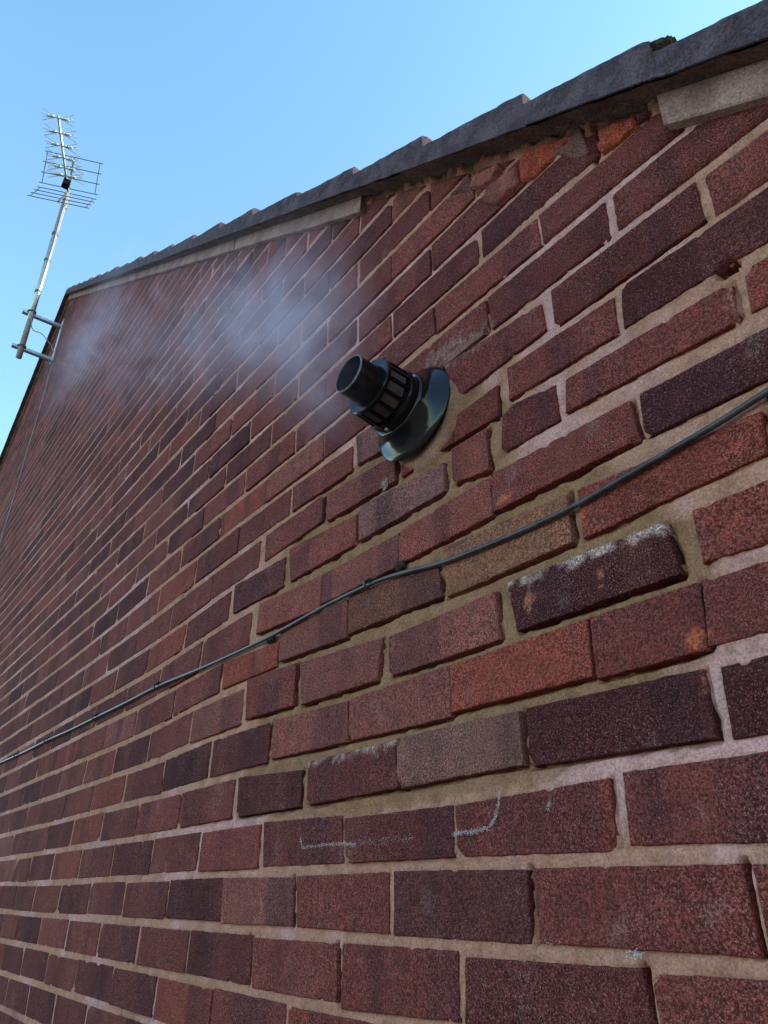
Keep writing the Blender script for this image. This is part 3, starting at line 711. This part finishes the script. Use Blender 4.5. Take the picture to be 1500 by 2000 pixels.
# broken ends under the verge
FRAG = [('red', -0.002, [(0.105, 1.037), (0.186, 0.985), (0.151, 0.974), (0.114, 0.969), (0.093, 0.983), (0.094, 1.019)]),
        ('red', -0.003, [(0.227, 0.943), (0.277, 0.916), (0.279, 0.896), (0.251, 0.894), (0.224, 0.902)]),
        ('pink', -0.004, [(0.024, 1.034), (0.085, 1.029), (0.087, 0.986), (0.042, 0.983), (0.016, 1.014)]),
        ('pink', -0.007, [(-0.002, 1.088), (0.057, 1.060), (0.053, 1.045), (0.019, 1.047), (-0.009, 1.072)]),
        ('stone', 0.001, [(-0.061, 1.11), (-0.015, 1.118), (-0.012, 1.072)]),
        ('stone', 0.001, [(0.147, 0.990), (0.200, 0.990), (0.207, 0.922), (0.189, 0.933)])]
for k, (cn, fy, poly) in enumerate(FRAG):
    o = wpar(link('broken_brick', poly_brick(poly, fy - 0.004, 700 + k, COL[cn], 6, 0.003, 0.006 if cn != 'stone' else 0.002), M_brick))
    o['label'] = {'red': 'broken orange red brick end under the verge', 'pink': 'rough pink spalled brick end under the verge', 'stone': 'grey mortared brick end under the verge'}[cn]

# lime and chalk marks, as flakes lying on the brick faces
fl = MB()
def flakes(pts, n, wid, size, y=-0.0028):
    n = int(n * 5); size *= 0.55; wid *= 1.15
    pts = np.array(pts); seg = np.hypot(*np.diff(pts, axis=0).T); cum = np.concatenate([[0], np.cumsum(seg)])
    for _ in range(n):
        d = rng.random() * cum[-1]; i = min(np.searchsorted(cum, d, 'right') - 1, len(seg) - 1); t = (d - cum[i]) / seg[i]
        if rng.random() > 0.75 + 0.6 * float(vn(d * 45, 0.5, 1, 77, 2)): continue
        x, z = pts[i] * (1 - t) + pts[i + 1] * t + rng.normal(0, wid, 2)
        s = size * rng.uniform(0.4, 1.2); a0 = rng.random() * 6
        k = 5
        v = [(x + s * rng.uniform(.5, 1) * math.cos(a0 + 6.283 * j / k), y - 0.0004, z + 0.6 * s * rng.uniform(.5, 1) * math.sin(a0 + 6.283 * j / k)) for j in range(k)]
        fl.add(v, [tuple(range(k))])
flakes([(-0.436, 0.117), (-0.429, 0.104), (-0.387, 0.105), (-0.334, 0.105), (-0.295, 0.102)], 170, 0.0011, 0.0016)
flakes([(-0.29, 0.103), (-0.18, 0.105)], 60, 0.002, 0.0012)
flakes([(-0.108, 0.105), (-0.078, 0.105), (-0.052, 0.107)], 120, 0.0013, 0.0016)
flakes([(-0.05, 0.108), (-0.040, 0.118), (-0.035, 0.130), (-0.032, 0.143)], 130, 0.0009, 0.0013)
flakes([(0.033, 0.119), (0.036, 0.126)], 16, 0.0008, 0.0014)
flakes([(-0.243, 0.622), (-0.239, 0.606)], 40, 0.003, 0.0025, -0.0045)
flakes([(0.108, 0.002), (0.120, 0.001)], 12, 0.0018, 0.0028)
flakes([(0.015, 0.006), (0.045, 0.004)], 14, 0.0012, 0.0013)
tag(wpar(fl.build('white_residue', M_white)), kind='stuff')

# --- roof
roofm = MB()
T0 = 0.04
xe = EAVE_X + 0.35
for sgn in (1, -1):
    def P(x, y, dz): 
        return (RIDGE_X + sgn * (x - RIDGE_X), y, float(V(x)) + dz)
    # stepped tile courses behind the verge
    edges = [RIDGE_X + 0.27 * i for i in range(int((xe - RIDGE_X) / 0.27) + 1)] + [xe]
    for a, b in zip(edges[:-1], edges[1:]):
        roofm.add([P(a, 0.30, 0.0), P(b, 0.30, 0.0), P(b, 8.0, 0.0), P(a, 8.0, 0.0), P(a, 0.30, 0.036), P(b, 0.30, 0.055), P(b, 8.0, 0.055), P(a, 8.0, 0.036)],
                  [(0, 3, 2, 1), (4, 5, 6, 7), (0, 1, 5, 4), (1, 2, 6, 5), (2, 3, 7, 6), (3, 0, 4, 7)])
roof = hpar(roofm.build('roof', M_tile))
def rpar(o):
    o.parent = roof; return o
STEP = [1.49, 1.28, 1.04, 0.79, 0.55, 0.335, 0.144, -0.083, -0.31, -0.565, -0.833, -1.10, -1.37]
while STEP[-1] - 0.27 > RIDGE_X + 0.1: STEP.append(STEP[-1] - 0.27)
STEP.append(RIDGE_X)
def verge_tile(a, b, sgn, seed):
    """a upper end, b lower end in x; side face shows to the gable"""
    n = 26; m_ = 7; vv = []; ff = []
    r = np.random.default_rng(seed); dz0 = r.uniform(-0.002, 0.002); oy = r.uniform(-0.0004, 0.0004); lift = r.uniform(0.076, 0.086)
    xs = np.linspace(a, b - 0.0002, n)
    def px(x): return RIDGE_X + sgn * (x - RIDGE_X)
    prof = [(0.30, 0.24), (-0.034, 0.20), (-0.0435, 0.004), (-0.046, 0.006), (-0.0455, 0.3), (-0.0455, 0.6), (-0.045, 0.86), (-0.041, 0.97), (-0.032, 1.0), (0.05, 1.0), (0.30, 1.0)]
    for i, x in enumerate(xs):
        t = i / (n - 1); h = 0.056 + (lift - 0.056) * t
        for j, (y, zf) in enumerate(prof):
            zz = zf * h if zf <= 1 else h
            z0 = float(V(x)) - 0.014 + dz0 + zz
            e = 1.0 if 1 < j < 9 else 0.2
            ny = 0.0012 * float(vn(x * 40 + seed, zz * 40, 1, 31, 3)) * e
            nz = 0.0022 * float(vn(x * 60 + seed, y * 30, 1, 33, 3)) * (1 if zf > 0.9 else 0.4)
            if t > 0.97 and zf > 0.9: nz -= 0.004 * r.random()
            vv.append((px(x), y + ny + oy, z0 + nz))
    k = len(prof)
    for i in range(n - 1):
        for j in range(k):
            j2 = (j + 1) % k
            ff.append((i * k + j, i * k + j2, (i + 1) * k + j2, (i + 1) * k + j))
    ff.append(tuple(range(k))); ff.append(tuple((n - 1) * k + j for j in range(k))[::-1])
    mb = MB(); mb.add(vv, ff)
    o = mb.build('verge_tile', M_tile); autosmooth(o, 40)
    return rpar(o)
for sgn in (1, -1):
    for i in range(len(STEP) - 1):
        verge_tile(STEP[i + 1], STEP[i], sgn, 400 + i + (50 if sgn < 0 else 0))
# mortar bedding seen from below between tile and wall head
for sgn in (1, -1):
    mb = MB(); xs = np.arange(RIDGE_X, EAVE_X + 0.3, 0.02); rows = [(-0.0425, -0.0150), (-0.036, -0.0125), (-0.024, -0.0085), (-0.012, -0.005), (0.0, -0.002), (0.012, -0.001)]
    vv = []; ff = []
    for x in xs:
        for y, d in rows:
            vv.append((RIDGE_X + sgn * (x - RIDGE_X), y + 0.003 * float(vn(x, y, 60, 41)), float(V(x)) + d + 0.0035 * float(vn(x, y, 45, 42, 2)) * (1 if y > -0.035 else 0.2)))
    k = len(rows)
    for i in range(len(xs) - 1):
        for j in range(k - 1): ff.append((i * k + j, i * k + j + 1, (i + 1) * k + j + 1, (i + 1) * k + j))
    mb.add(vv, ff); rpar(mb.build('bedding_mortar', M_bed, None, True))
# undercloak boards
def board(a, b, sgn, seed, hgt=0.054):
    n = max(4, int((b - a) / 0.03)); xs = np.linspace(a, b, n); vv = []; ff = []
    for i, x in enumerate(xs):
        w_ = 0.0016 * float(vn(x, 0.3, 14, seed, 2)); z = float(V(x)) - 0.004
        yo = -0.013 - 0.002 * float(vn(x, 0.9, 5, seed + 2))
        for y, d in ((0.004, 0), (yo + 0.002, 0), (yo, -0.004), (yo - 0.002, -hgt + 0.003 + w_), (yo, -hgt + w_), (0.004, -hgt + 0.002 + w_)):
            vv.append((RIDGE_X + sgn * (x - RIDGE_X), y, z + d))
    k = 6
    for i in range(n - 1):
        for j in range(k): ff.append((i * k + j, i * k + (j + 1) % k, (i + 1) * k + (j + 1) % k, (i + 1) * k + j))
    ff.append(tuple(range(k))); ff.append(tuple((n - 1) * k + j for j in range(k))[::-1])
    mb = MB(); mb.add(vv, ff); return rpar(mb.build('undercloak_board', M_board))
for s_, (a, b) in enumerate([(0.315, 1.3), (-1.02, -0.322), (-2.30, -1.026), (-3.5, -2.308), (-4.715, -3.508)]):
    board(a, b, 1, 500 + s_, 0.060 if s_ == 0 else 0.052)
for s_, (a, b) in enumerate([(-0.3, 1.3), (-2.0, -0.31), (-3.4, -2.01), (-4.72, -3.41)]):
    board(a, b, -1, 520 + s_)
# tuft of moss on the near tile step
bm = bmesh.new(); bmesh.ops.create_icosphere(bm, subdivisions=4, radius=0.013)
for v in bm.verts:
    k = 1 + 0.45 * float(vn(v.co.x * 260, v.co.z * 260 + v.co.y * 190, 1, 81, 3)); v.co = Vector((v.co.x * k * 1.5, v.co.y * k, v.co.z * k * 0.7 - v.co.x * 0.5))
me = bpy.data.meshes.new('moss_tuft'); bm.to_mesh(me); bm.free()
mo = link('moss_tuft', me, M_moss); mo.location = (0.338, -0.030, float(V(0.338)) + 0.054)
tag(mo, 'small dark moss clump on the step of the nearest verge tile', 'moss')
# rest of the house shell
sh = MB()
sh.box((xl + 0.02, 0.27, GROUND), (EAVE_X - 0.02, 7.9, float(V(EAVE_X)) - 0.05))
hpar(sh.build('side_wall', M_wallfar))

# ------------------------------------------------------------------ boiler flue
flue = empty('boiler_flue', (FX, 0, FZ))
tag(flue, 'black plastic balanced flue terminal with wall collar, venting steam', 'flue')
AX = Vector((0.035, -0.128, 0.006)); AX = Vector((0.007, -0.128, 0.012)).normalized()
def fpar(o):
    o.parent = flue; o.matrix_parent_inverse = Matrix.Translation(-Vector(flue.location)); return o
O = Vector((FX, -0.0055, FZ))
mb = MB(); mb.lathe([(-0.004, 0.077), (0.0, 0.0805), (0.004, 0.0815), (0.0065, 0.0795), (0.009, 0.0745), (0.014, 0.067), (0.020, 0.0595), (0.027, 0.0560), (0.033, 0.0545), (0.036, 0.0535), (0.037, 0.051), (0.034, 0.048)], O, AX, 96)
o = fpar(mb.build('wall_collar', M_rubber, None, True)); autosmooth(o, 50)
mb = MB(); mb.lathe([(0.030, 0.046), (0.036, 0.0500), (0.040, 0.0512), (0.049, 0.0512), (0.051, 0.0500), (0.051, 0.0475), (0.053, 0.0470), (0.053, 0.040)], O, AX, 96)
o = fpar(mb.build('rear_ring', M_black)); autosmooth(o, 40)
mb = MB(); mb.lathe([(0.052, 0.0425), (0.092, 0.0415), (0.092, 0.030), (0.052, 0.030)], O, AX, 72)
fpar(mb.build('inner_sleeve', M_black, None, True))
mb = MB(); mb.lathe([(0.086, 0.030), (0.086, 0.0435), (0.0875, 0.0465), (0.0925, 0.0465), (0.094, 0.0452), (0.094, 0.0335), (0.092, 0.031)], O, AX, 96)
o = fpar(mb.build('front_ring', M_black)); autosmooth(o, 40)
mb = MB(); mb.lathe([(0.060, 0.0282), (0.1295, 0.0280), (0.1310, 0.0288), (0.1310, 0.0302), (0.1295, 0.0308), (0.10, 0.0312), (0.094, 0.0330), (0.088, 0.0330)], O, AX, 96)
o = fpar(mb.build('exhaust_pipe', M_black)); autosmooth(o, 40)
mb = MB(); mb.lathe([(0.1285, 0.0279), (0.062, 0.0279), (0.062, 0.0)], O, AX, 64)  # added liner, painted dark so no sky light shows in the mouth
fpar(mb.build('exhaust_bore', M_bore_shade, None, True))
mb = MB(); mb.lathe([(0.1295, 0.0283), (0.1312, 0.0288), (0.1316, 0.0295), (0.1312, 0.0302), (0.1295, 0.0309)], O, AX, 96)
fpar(mb.build('mouth_lip', M_lip, None, True))
NSLOT = 14
for k in range(NSLOT):
    a0 = 2 * math.pi * k / NSLOT
    mb = MB(); mb.lathe([(0.051, 0.0425), (0.051, 0.0485), (0.087, 0.0470), (0.087, 0.0420)], O, AX, 3, a0, a0 + 0.10)
    # end faces of the bar
    ns = 4; mb.f += [tuple(i * ns + 0 for i in range(4)), tuple(i * ns + 3 for i in range(4))[::-1]]
    fpar(mb.build('grille_bar', M_black))
    mb = MB(); am = a0 + 0.10 + (2 * math.pi / NSLOT - 0.10) / 2; hw = (2 * math.pi / NSLOT - 0.14) / 2
    mb.lathe([(0.058, 0.0428), (0.058, 0.0449), (0.084, 0.0440), (0.086, 0.0424)], O, AX, 4, am - hw, am + hw)
    ns = 5; mb.f += [tuple(i * ns + 0 for i in range(4)), tuple(i * ns + 4 for i in range(4))[::-1]]
    fpar(mb.build('vent_vane', M_vane))
e = Vector((0, 0, 1)) - AX * AX.z; e.normalize(); gq = AX.cross(e)
for a in (0.9, 3.0, 5.1):
    c_ = O + AX * 0.045 + (e * math.cos(a) + gq * math.sin(a)) * 0.0505
    n_ = (e * math.cos(a) + gq * math.sin(a))
    s1 = MB(); s1.lathe([(0, 0.0), (0, 0.0034), (0.002, 0.0034), (0.0028, 0.0024), (0.0028, 0.0)], c_, n_ + Vector((0.001, 0, 0)), 10)
    fpar(s1.build('screw', M_galv))

# ------------------------------------------------------------------ cable along the wall
CAB = [(0.62, 0.470), (0.50, 0.460), (0.42, 0.452), (0.365, 0.448), (0.337, 0.445), (0.285, 0.438), (0.229, 0.433), (0.167, 0.428), (0.111, 0.424), (0.018, 0.425), (-0.102, 0.433), (-0.189, 0.447), (-0.262, 0.455), (-0.388, 0.458), (-0.553, 0.454), (-0.65, 0.455), (-0.852, 0.461), (-1.107, 0.473), (-1.308, 0.474), (-1.551, 0.478), (-1.789, 0.481), (-2.047, 0.488), (-2.42, 0.494), (-2.757, 0.504), (-3.658, 0.530), (-5.2, 0.56), (-8.0, 0.60), (-10.3, 0.63)]
cab = empty('wall_cable', (0.5, 0, 0.46))
tag(cab, 'thick dark grey cable clipped across the brick wall below the flue', 'cable')
def smooth_path(pts, n):
    pts = [np.array(p, float) for p in pts]; out = []
    for i in range(len(pts) - 1):
        p0, p1, p2, p3 = pts[max(i - 1, 0)], pts[i], pts[i + 1], pts[min(i + 2, len(pts) - 1)]
        for k in range(n):
            t = k / n
            out.append(0.5 * ((2 * p1) + (-p0 + p2) * t + (2 * p0 - 5 * p1 + 4 * p2 - p3) * t * t + (-p0 + 3 * p1 - 3 * p2 + p3) * t ** 3))
    out.append(pts[-1]); return out
pts = [(x, -0.0068 - 0.0018 * float(vn(x, 0.2, 3, 61)), z) for x, z in CAB]
mb = MB(); mb.tube(smooth_path(pts, 6), 0.0034, 12)
def cpar(o):
    o.parent = cab; o.matrix_parent_inverse = Matrix.Translation(-Vector(cab.location)); return o
cpar(mb.build('sheath', M_cable, None, True))
def cabz(x):
    xs = [p[0] for p in CAB][::-1]; zs = [p[1] for p in CAB][::-1]; return float(np.interp(x, xs, zs))
for x in (-0.272, -1.11, -1.56, -2.06, -2.47, -2.9, -3.5, -4.4):
    z = cabz(x); mb = MB()
    arc = [(x, -0.0105 + 0.0058 * math.sin(t) * -1, z + 0.0058 * math.cos(t)) for t in np.linspace(-0.6, math.pi + 0.5, 9)]
    mb.tube([(a, b, c_) for a, b, c_ in arc], 0.0020, 8)
    mb.tube([(x, 0.004, z + 0.0085), (x, -0.010, z + 0.0085), (x, -0.0125, z + 0.0085)], [0.0030, 0.0030, 0.0018], 8)
    cpar(mb.build('clip', M_cable, None, True))
# blobs of old sealant by the cable
for (x, z), s_, lb in (((-0.203, 0.463), 0.009, 'black sealant lump above the cable right of its clip'), ((-0.578, 0.451), 0.010, 'dark stone like filler lump under the cable by a red brick')):
    bm = bmesh.new(); bmesh.ops.create_icosphere(bm, subdivisions=3, radius=s_)
    for v in bm.verts:
        k = 1 + 0.35 * float(vn(v.co.x * 300, v.co.z * 300 + v.co.y * 200, 1, 71, 2)); v.co = Vector((v.co.x * k * 1.2, v.co.y * 0.55 * k, v.co.z * k * 0.8))
    me = bpy.data.meshes.new('sealant_lump'); bm.to_mesh(me); bm.free()
    o = link('sealant_lump', me, M_lump, None, True); o.location = (x, -0.003, z)
    tag(o, lb, 'sealant')

# ------------------------------------------------------------------ TV aerial
ant = empty('tv_aerial', (-4.70, -0.235, 3.76))
tag(ant, 'roof TV aerial with folded wire reflector on tall bracketed mast', 'aerial')
def apar(o, par=None):
    o.parent = par or ant; o.matrix_parent_inverse = Matrix.Translation(-Vector(ant.location)); return o
MB0 = Vector((-4.70, -0.235, 3.735)); MD = Vector((-0.01, -0.012, 1)).normalized()
def mast_at(z): return MB0 + MD * ((z - MB0.z) / MD.z)
mb = MB(); mb.tube([mast_at(3.735), mast_at(5.62)], 0.0225, 16); apar(mb.build('mast', M_alu, None, True))
for z in (4.42, 4.78, 5.10):
    mb = MB(); mb.tube([mast_at(z - 0.012), mast_at(z + 0.012)], 0.0265, 14); apar(mb.build('collar', M_dark))
# wall bracket: plate and two arms
br = MB(); br.box((-4.735, -0.008, 3.80), (-4.665, -0.001, 4.24)); brk = apar(br.build('wall_plate', M_galv))
for z, dx in ((3.84, 0.0), (4.20, -0.015)):
    mb = MB(); mb.box((-4.725 + dx, -0.305, z - 0.022), (-4.718 + dx, -0.006, z + 0.022)); mb.box((-4.725 + dx, -0.305, z - 0.022), (-4.690 + dx, -0.006, z - 0.016))
    apar(mb.build('bracket_arm', M_galv))
    mb = MB(); p = mast_at(z)
    mb.tube([p + Vector((-0.03, 0.0, 0)), p + Vector((-0.018, -0.028, 0)), p + Vector((0.012, -0.03, 0)), p + Vector((0.032, -0.008, 0)), p + Vector((0.024, 0.024, 0)), p + Vector((-0.02, 0.028, 0)), p + Vector((-0.03, 0.0, 0))], 0.006, 8)
    apar(mb.build('u_bolt', M_dark))
R0 = mast_at(5.66); BD = Vector((0.927, -0.373, 0.0)); TD = Vector((0.373, 0.927, 0.0)); UP = Vector((0, 0, 1))
def A(b, t, u): return R0 + BD * b + TD * t + UP * u
mb = MB(); mb.tube([A(-0.10, 0, -0.02), A(0.02, 0, 0.0), A(0.74, 0, 0.0)], 0.010, 10); boom = apar(mb.build('boom', M_alu, None, True))
mb = MB(); mb.tube([A(-0.06, 0, -0.16), A(-0.02, 0, 0.02)], 0.017, 10); apar(mb.build('mast_clamp', M_dark))
for nm, du, db in (('upper_reflector', 0.29, 0.107), ('lower_reflector', -0.285, 0.141)):
    mb = MB(); f0 = 0.03 if du > 0 else -0.03
    for t in (-0.225, 0.225):
        mb.tube([A(0.0, t, f0), A(db, t, f0 + du)], 0.0045, 6)
    mb.tube([A(0.0, 0, f0), A(db, 0, f0 + du)], 0.009, 6)
    for k in range(4):
        q = k / 3
        mb.tube([A(db * q, -0.25, f0 + du * q), A(db * q, 0.25, f0 + du * q)], 0.0038, 6)
    apar(mb.build(nm, M_dark))
mb = MB(); p = A(0.10, 0, -0.03); mb.box(p - Vector((0.035, 0.03, 0.03)), p + Vector((0.035, 0.03, 0.03))); apar(mb.build('dipole_box', M_black))
for b, L in ((0.16, 0.15), (0.24, 0.14), (0.34, 0.135), (0.46, 0.13), (0.58, 0.125), (0.72, 0.12)):
    mb = MB()
    for sg in (-1, 1):
        for dd, uu in ((0.035, 0.028), (-0.035, 0.028), (0.035, -0.028), (-0.035, -0.028)):
            mb.tube([A(b, 0.02 * sg, 0), A(b + dd, L * sg, uu)], 0.0026, 5)
    d_ = apar(mb.build('director', M_alu))
    mb = MB()
    for sg in (-1, 1):
        for k in (0.035, 0.055, 0.075):
            p = A(b, k * sg, 0.0); mb.box(p - Vector((0.008, 0.008, 0.010)), p + Vector((0.008, 0.008, 0.010)))
    mb.box(A(b, 0, 0) - Vector((0.004, 0.004, 0.004)), A(b, 0, 0) + Vector((0.004, 0.004, 0.004))); mb.tube([A(b, -0.085, 0), A(b, 0.085, 0)], 0.006, 6)
    apar(mb.build('element_clip', M_clipw))
coax = MB()
COAX = [(-4.684, 3.885), (-4.60, 3.563), (-4.59, 3.271), (-4.605, 3.007), (-4.622, 2.754), (-4.632, 2.499), (-4.683, 2.2), (-4.78, 1.894), (-4.8, 1.2), (-4.8, 0.7)]
pts = [tuple(mast_at(5.55) + Vector((0.026, 0.0, 0))), tuple(mast_at(4.9) + Vector((0.026, 0.005, 0))), tuple(mast_at(4.1) + Vector((0.026, 0.01, 0))), (-4.69, -0.12, 4.02)] + [(x, -0.006, z) for x, z in COAX]
coax.tube(smooth_path(pts, 5), 0.0036, 8)
tag(coax.build('aerial_lead', M_coax, None, True), 'thin pale aerial lead running from bracket down the gable', 'cable')

# ------------------------------------------------------------------ steam
st = bpy.data.materials.new('steam'); st.use_nodes = True
t = st.node_tree; t.nodes.clear()
out = t.nodes.new('ShaderNodeOutputMaterial'); pv = t.nodes.new('ShaderNodeVolumePrincipled')
t.links.new(pv.outputs[0], out.inputs['Volume'])
pv.inputs['Color'].default_value = (1.0, 0.84, 0.98, 1)
pv.inputs['Anisotropy'].default_value = 0.2
geo = t.nodes.new('ShaderNodeTexCoord').outputs['Object']
nz = t.nodes.new('ShaderNodeTexNoise'); nz.inputs['Scale'].default_value = 6.5; nz.inputs['Detail'].default_value = 3; nz.inputs['Roughness'].default_value = 0.6; nz.inputs['Distortion'].default_value = 1.4
t.links.new(geo, nz.inputs['Vector'])
# puffs: centre, radii, density
PUFF = [((-0.19, -0.175, 0.715), (0.07, 0.04, 0.07), 1.5), ((-0.20, -0.15, 0.69), (0.11, 0.08, 0.12), 1.8), ((-0.26, -0.13, 0.83), (0.20, 0.12, 0.17), 1.6), ((-0.36, -0.12, 0.98), (0.26, 0.12, 0.21), 1.3),
        ((-0.48, -0.12, 1.09), (0.28, 0.12, 0.23), 2.0), ((-0.70, -0.12, 1.20), (0.36, 0.12, 0.24), 1.2), ((-1.05, -0.12, 1.42), (0.55, 0.12, 0.30), 0.7),
        ((-1.6, -0.12, 1.8), (0.70, 0.12, 0.36), 0.55), ((-2.35, -0.13, 2.34), (0.70, 0.13, 0.36), 1.1), ((-2.9, -0.13, 2.55), (0.6, 0.13, 0.4), 0.4)]
acc = None
for c_, r_, d_ in PUFF:
    mpn = t.nodes.new('ShaderNodeMapping'); mpn.vector_type = 'POINT'
    mpn.inputs['Scale'].default_value = tuple(1 / q for q in r_); mpn.inputs['Location'].default_value = tuple(-a / q for a, q in zip(c_, r_))
    t.links.new(geo, mpn.inputs['Vector'])
    gr = t.nodes.new('ShaderNodeTexGradient'); gr.gradient_type = 'QUADRATIC_SPHERE'; t.links.new(mpn.outputs[0], gr.inputs[0])
    ml = t.nodes.new('ShaderNodeMath'); ml.operation = 'MULTIPLY'; ml.inputs[1].default_value = d_; t.links.new(gr.outputs['Fac'], ml.inputs[0])
    if acc is None: acc = ml.outputs[0]
    else:
        ad = t.nodes.new('ShaderNodeMath'); ad.operation = 'ADD'; t.links.new(acc, ad.inputs[0]); t.links.new(ml.outputs[0], ad.inputs[1]); acc = ad.outputs[0]
mr = t.nodes.new('ShaderNodeMapRange'); mr.interpolation_type = 'SMOOTHSTEP'; t.links.new(nz.outputs['Fac'], mr.inputs['Value'])
for k, v in (('From Min', 0.36), ('From Max', 0.68), ('To Min', 0.22), ('To Max', 1.75)): mr.inputs[k].default_value = v
fm = t.nodes.new('ShaderNodeMath'); fm.operation = 'MULTIPLY'; t.links.new(acc, fm.inputs[0]); t.links.new(mr.outputs[0], fm.inputs[1])
fm2 = t.nodes.new('ShaderNodeMath'); fm2.operation = 'MULTIPLY'; fm2.inputs[1].default_value = 1.7; t.links.new(fm.outputs[0], fm2.inputs[0])
t.links.new(fm2.outputs[0], pv.inputs['Density'])
mb = MB()
# sheath following the plume, clear of the wall
secs = [(-0.08, 0.66, 0.09), (-0.2, 0.80, 0.16), (-0.45, 1.08, 0.26), (-0.9, 1.36, 0.36), (-1.6, 1.85, 0.45), (-2.4, 2.35, 0.52), (-3.1, 2.70, 0.50), (-3.8, 2.9, 0.3)]
vv = []; ff = []
dx, dz = 0.66, -0.75
for x, z, h in secs:
    for a, y in ((h, -0.012), (h, -0.30), (-h, -0.30), (-h, -0.012)):
        vv.append((x + 0.60 * a, y, z + 0.80 * a))
for i in range(len(secs) - 1):
    for k in range(4):
        ff.append((i * 4 + k, i * 4 + (k + 1) % 4, i * 4 + 4 + (k + 1) % 4, i * 4 + 4 + k))
ff.append((0, 1, 2, 3)); ff.append(tuple(4 * (len(secs) - 1) + k for k in range(4))[::-1])
mb.add(vv, ff)
tag(mb.build('steam', st), 'thin white steam drifting from the flue across the wall', 'steam', kind='stuff')
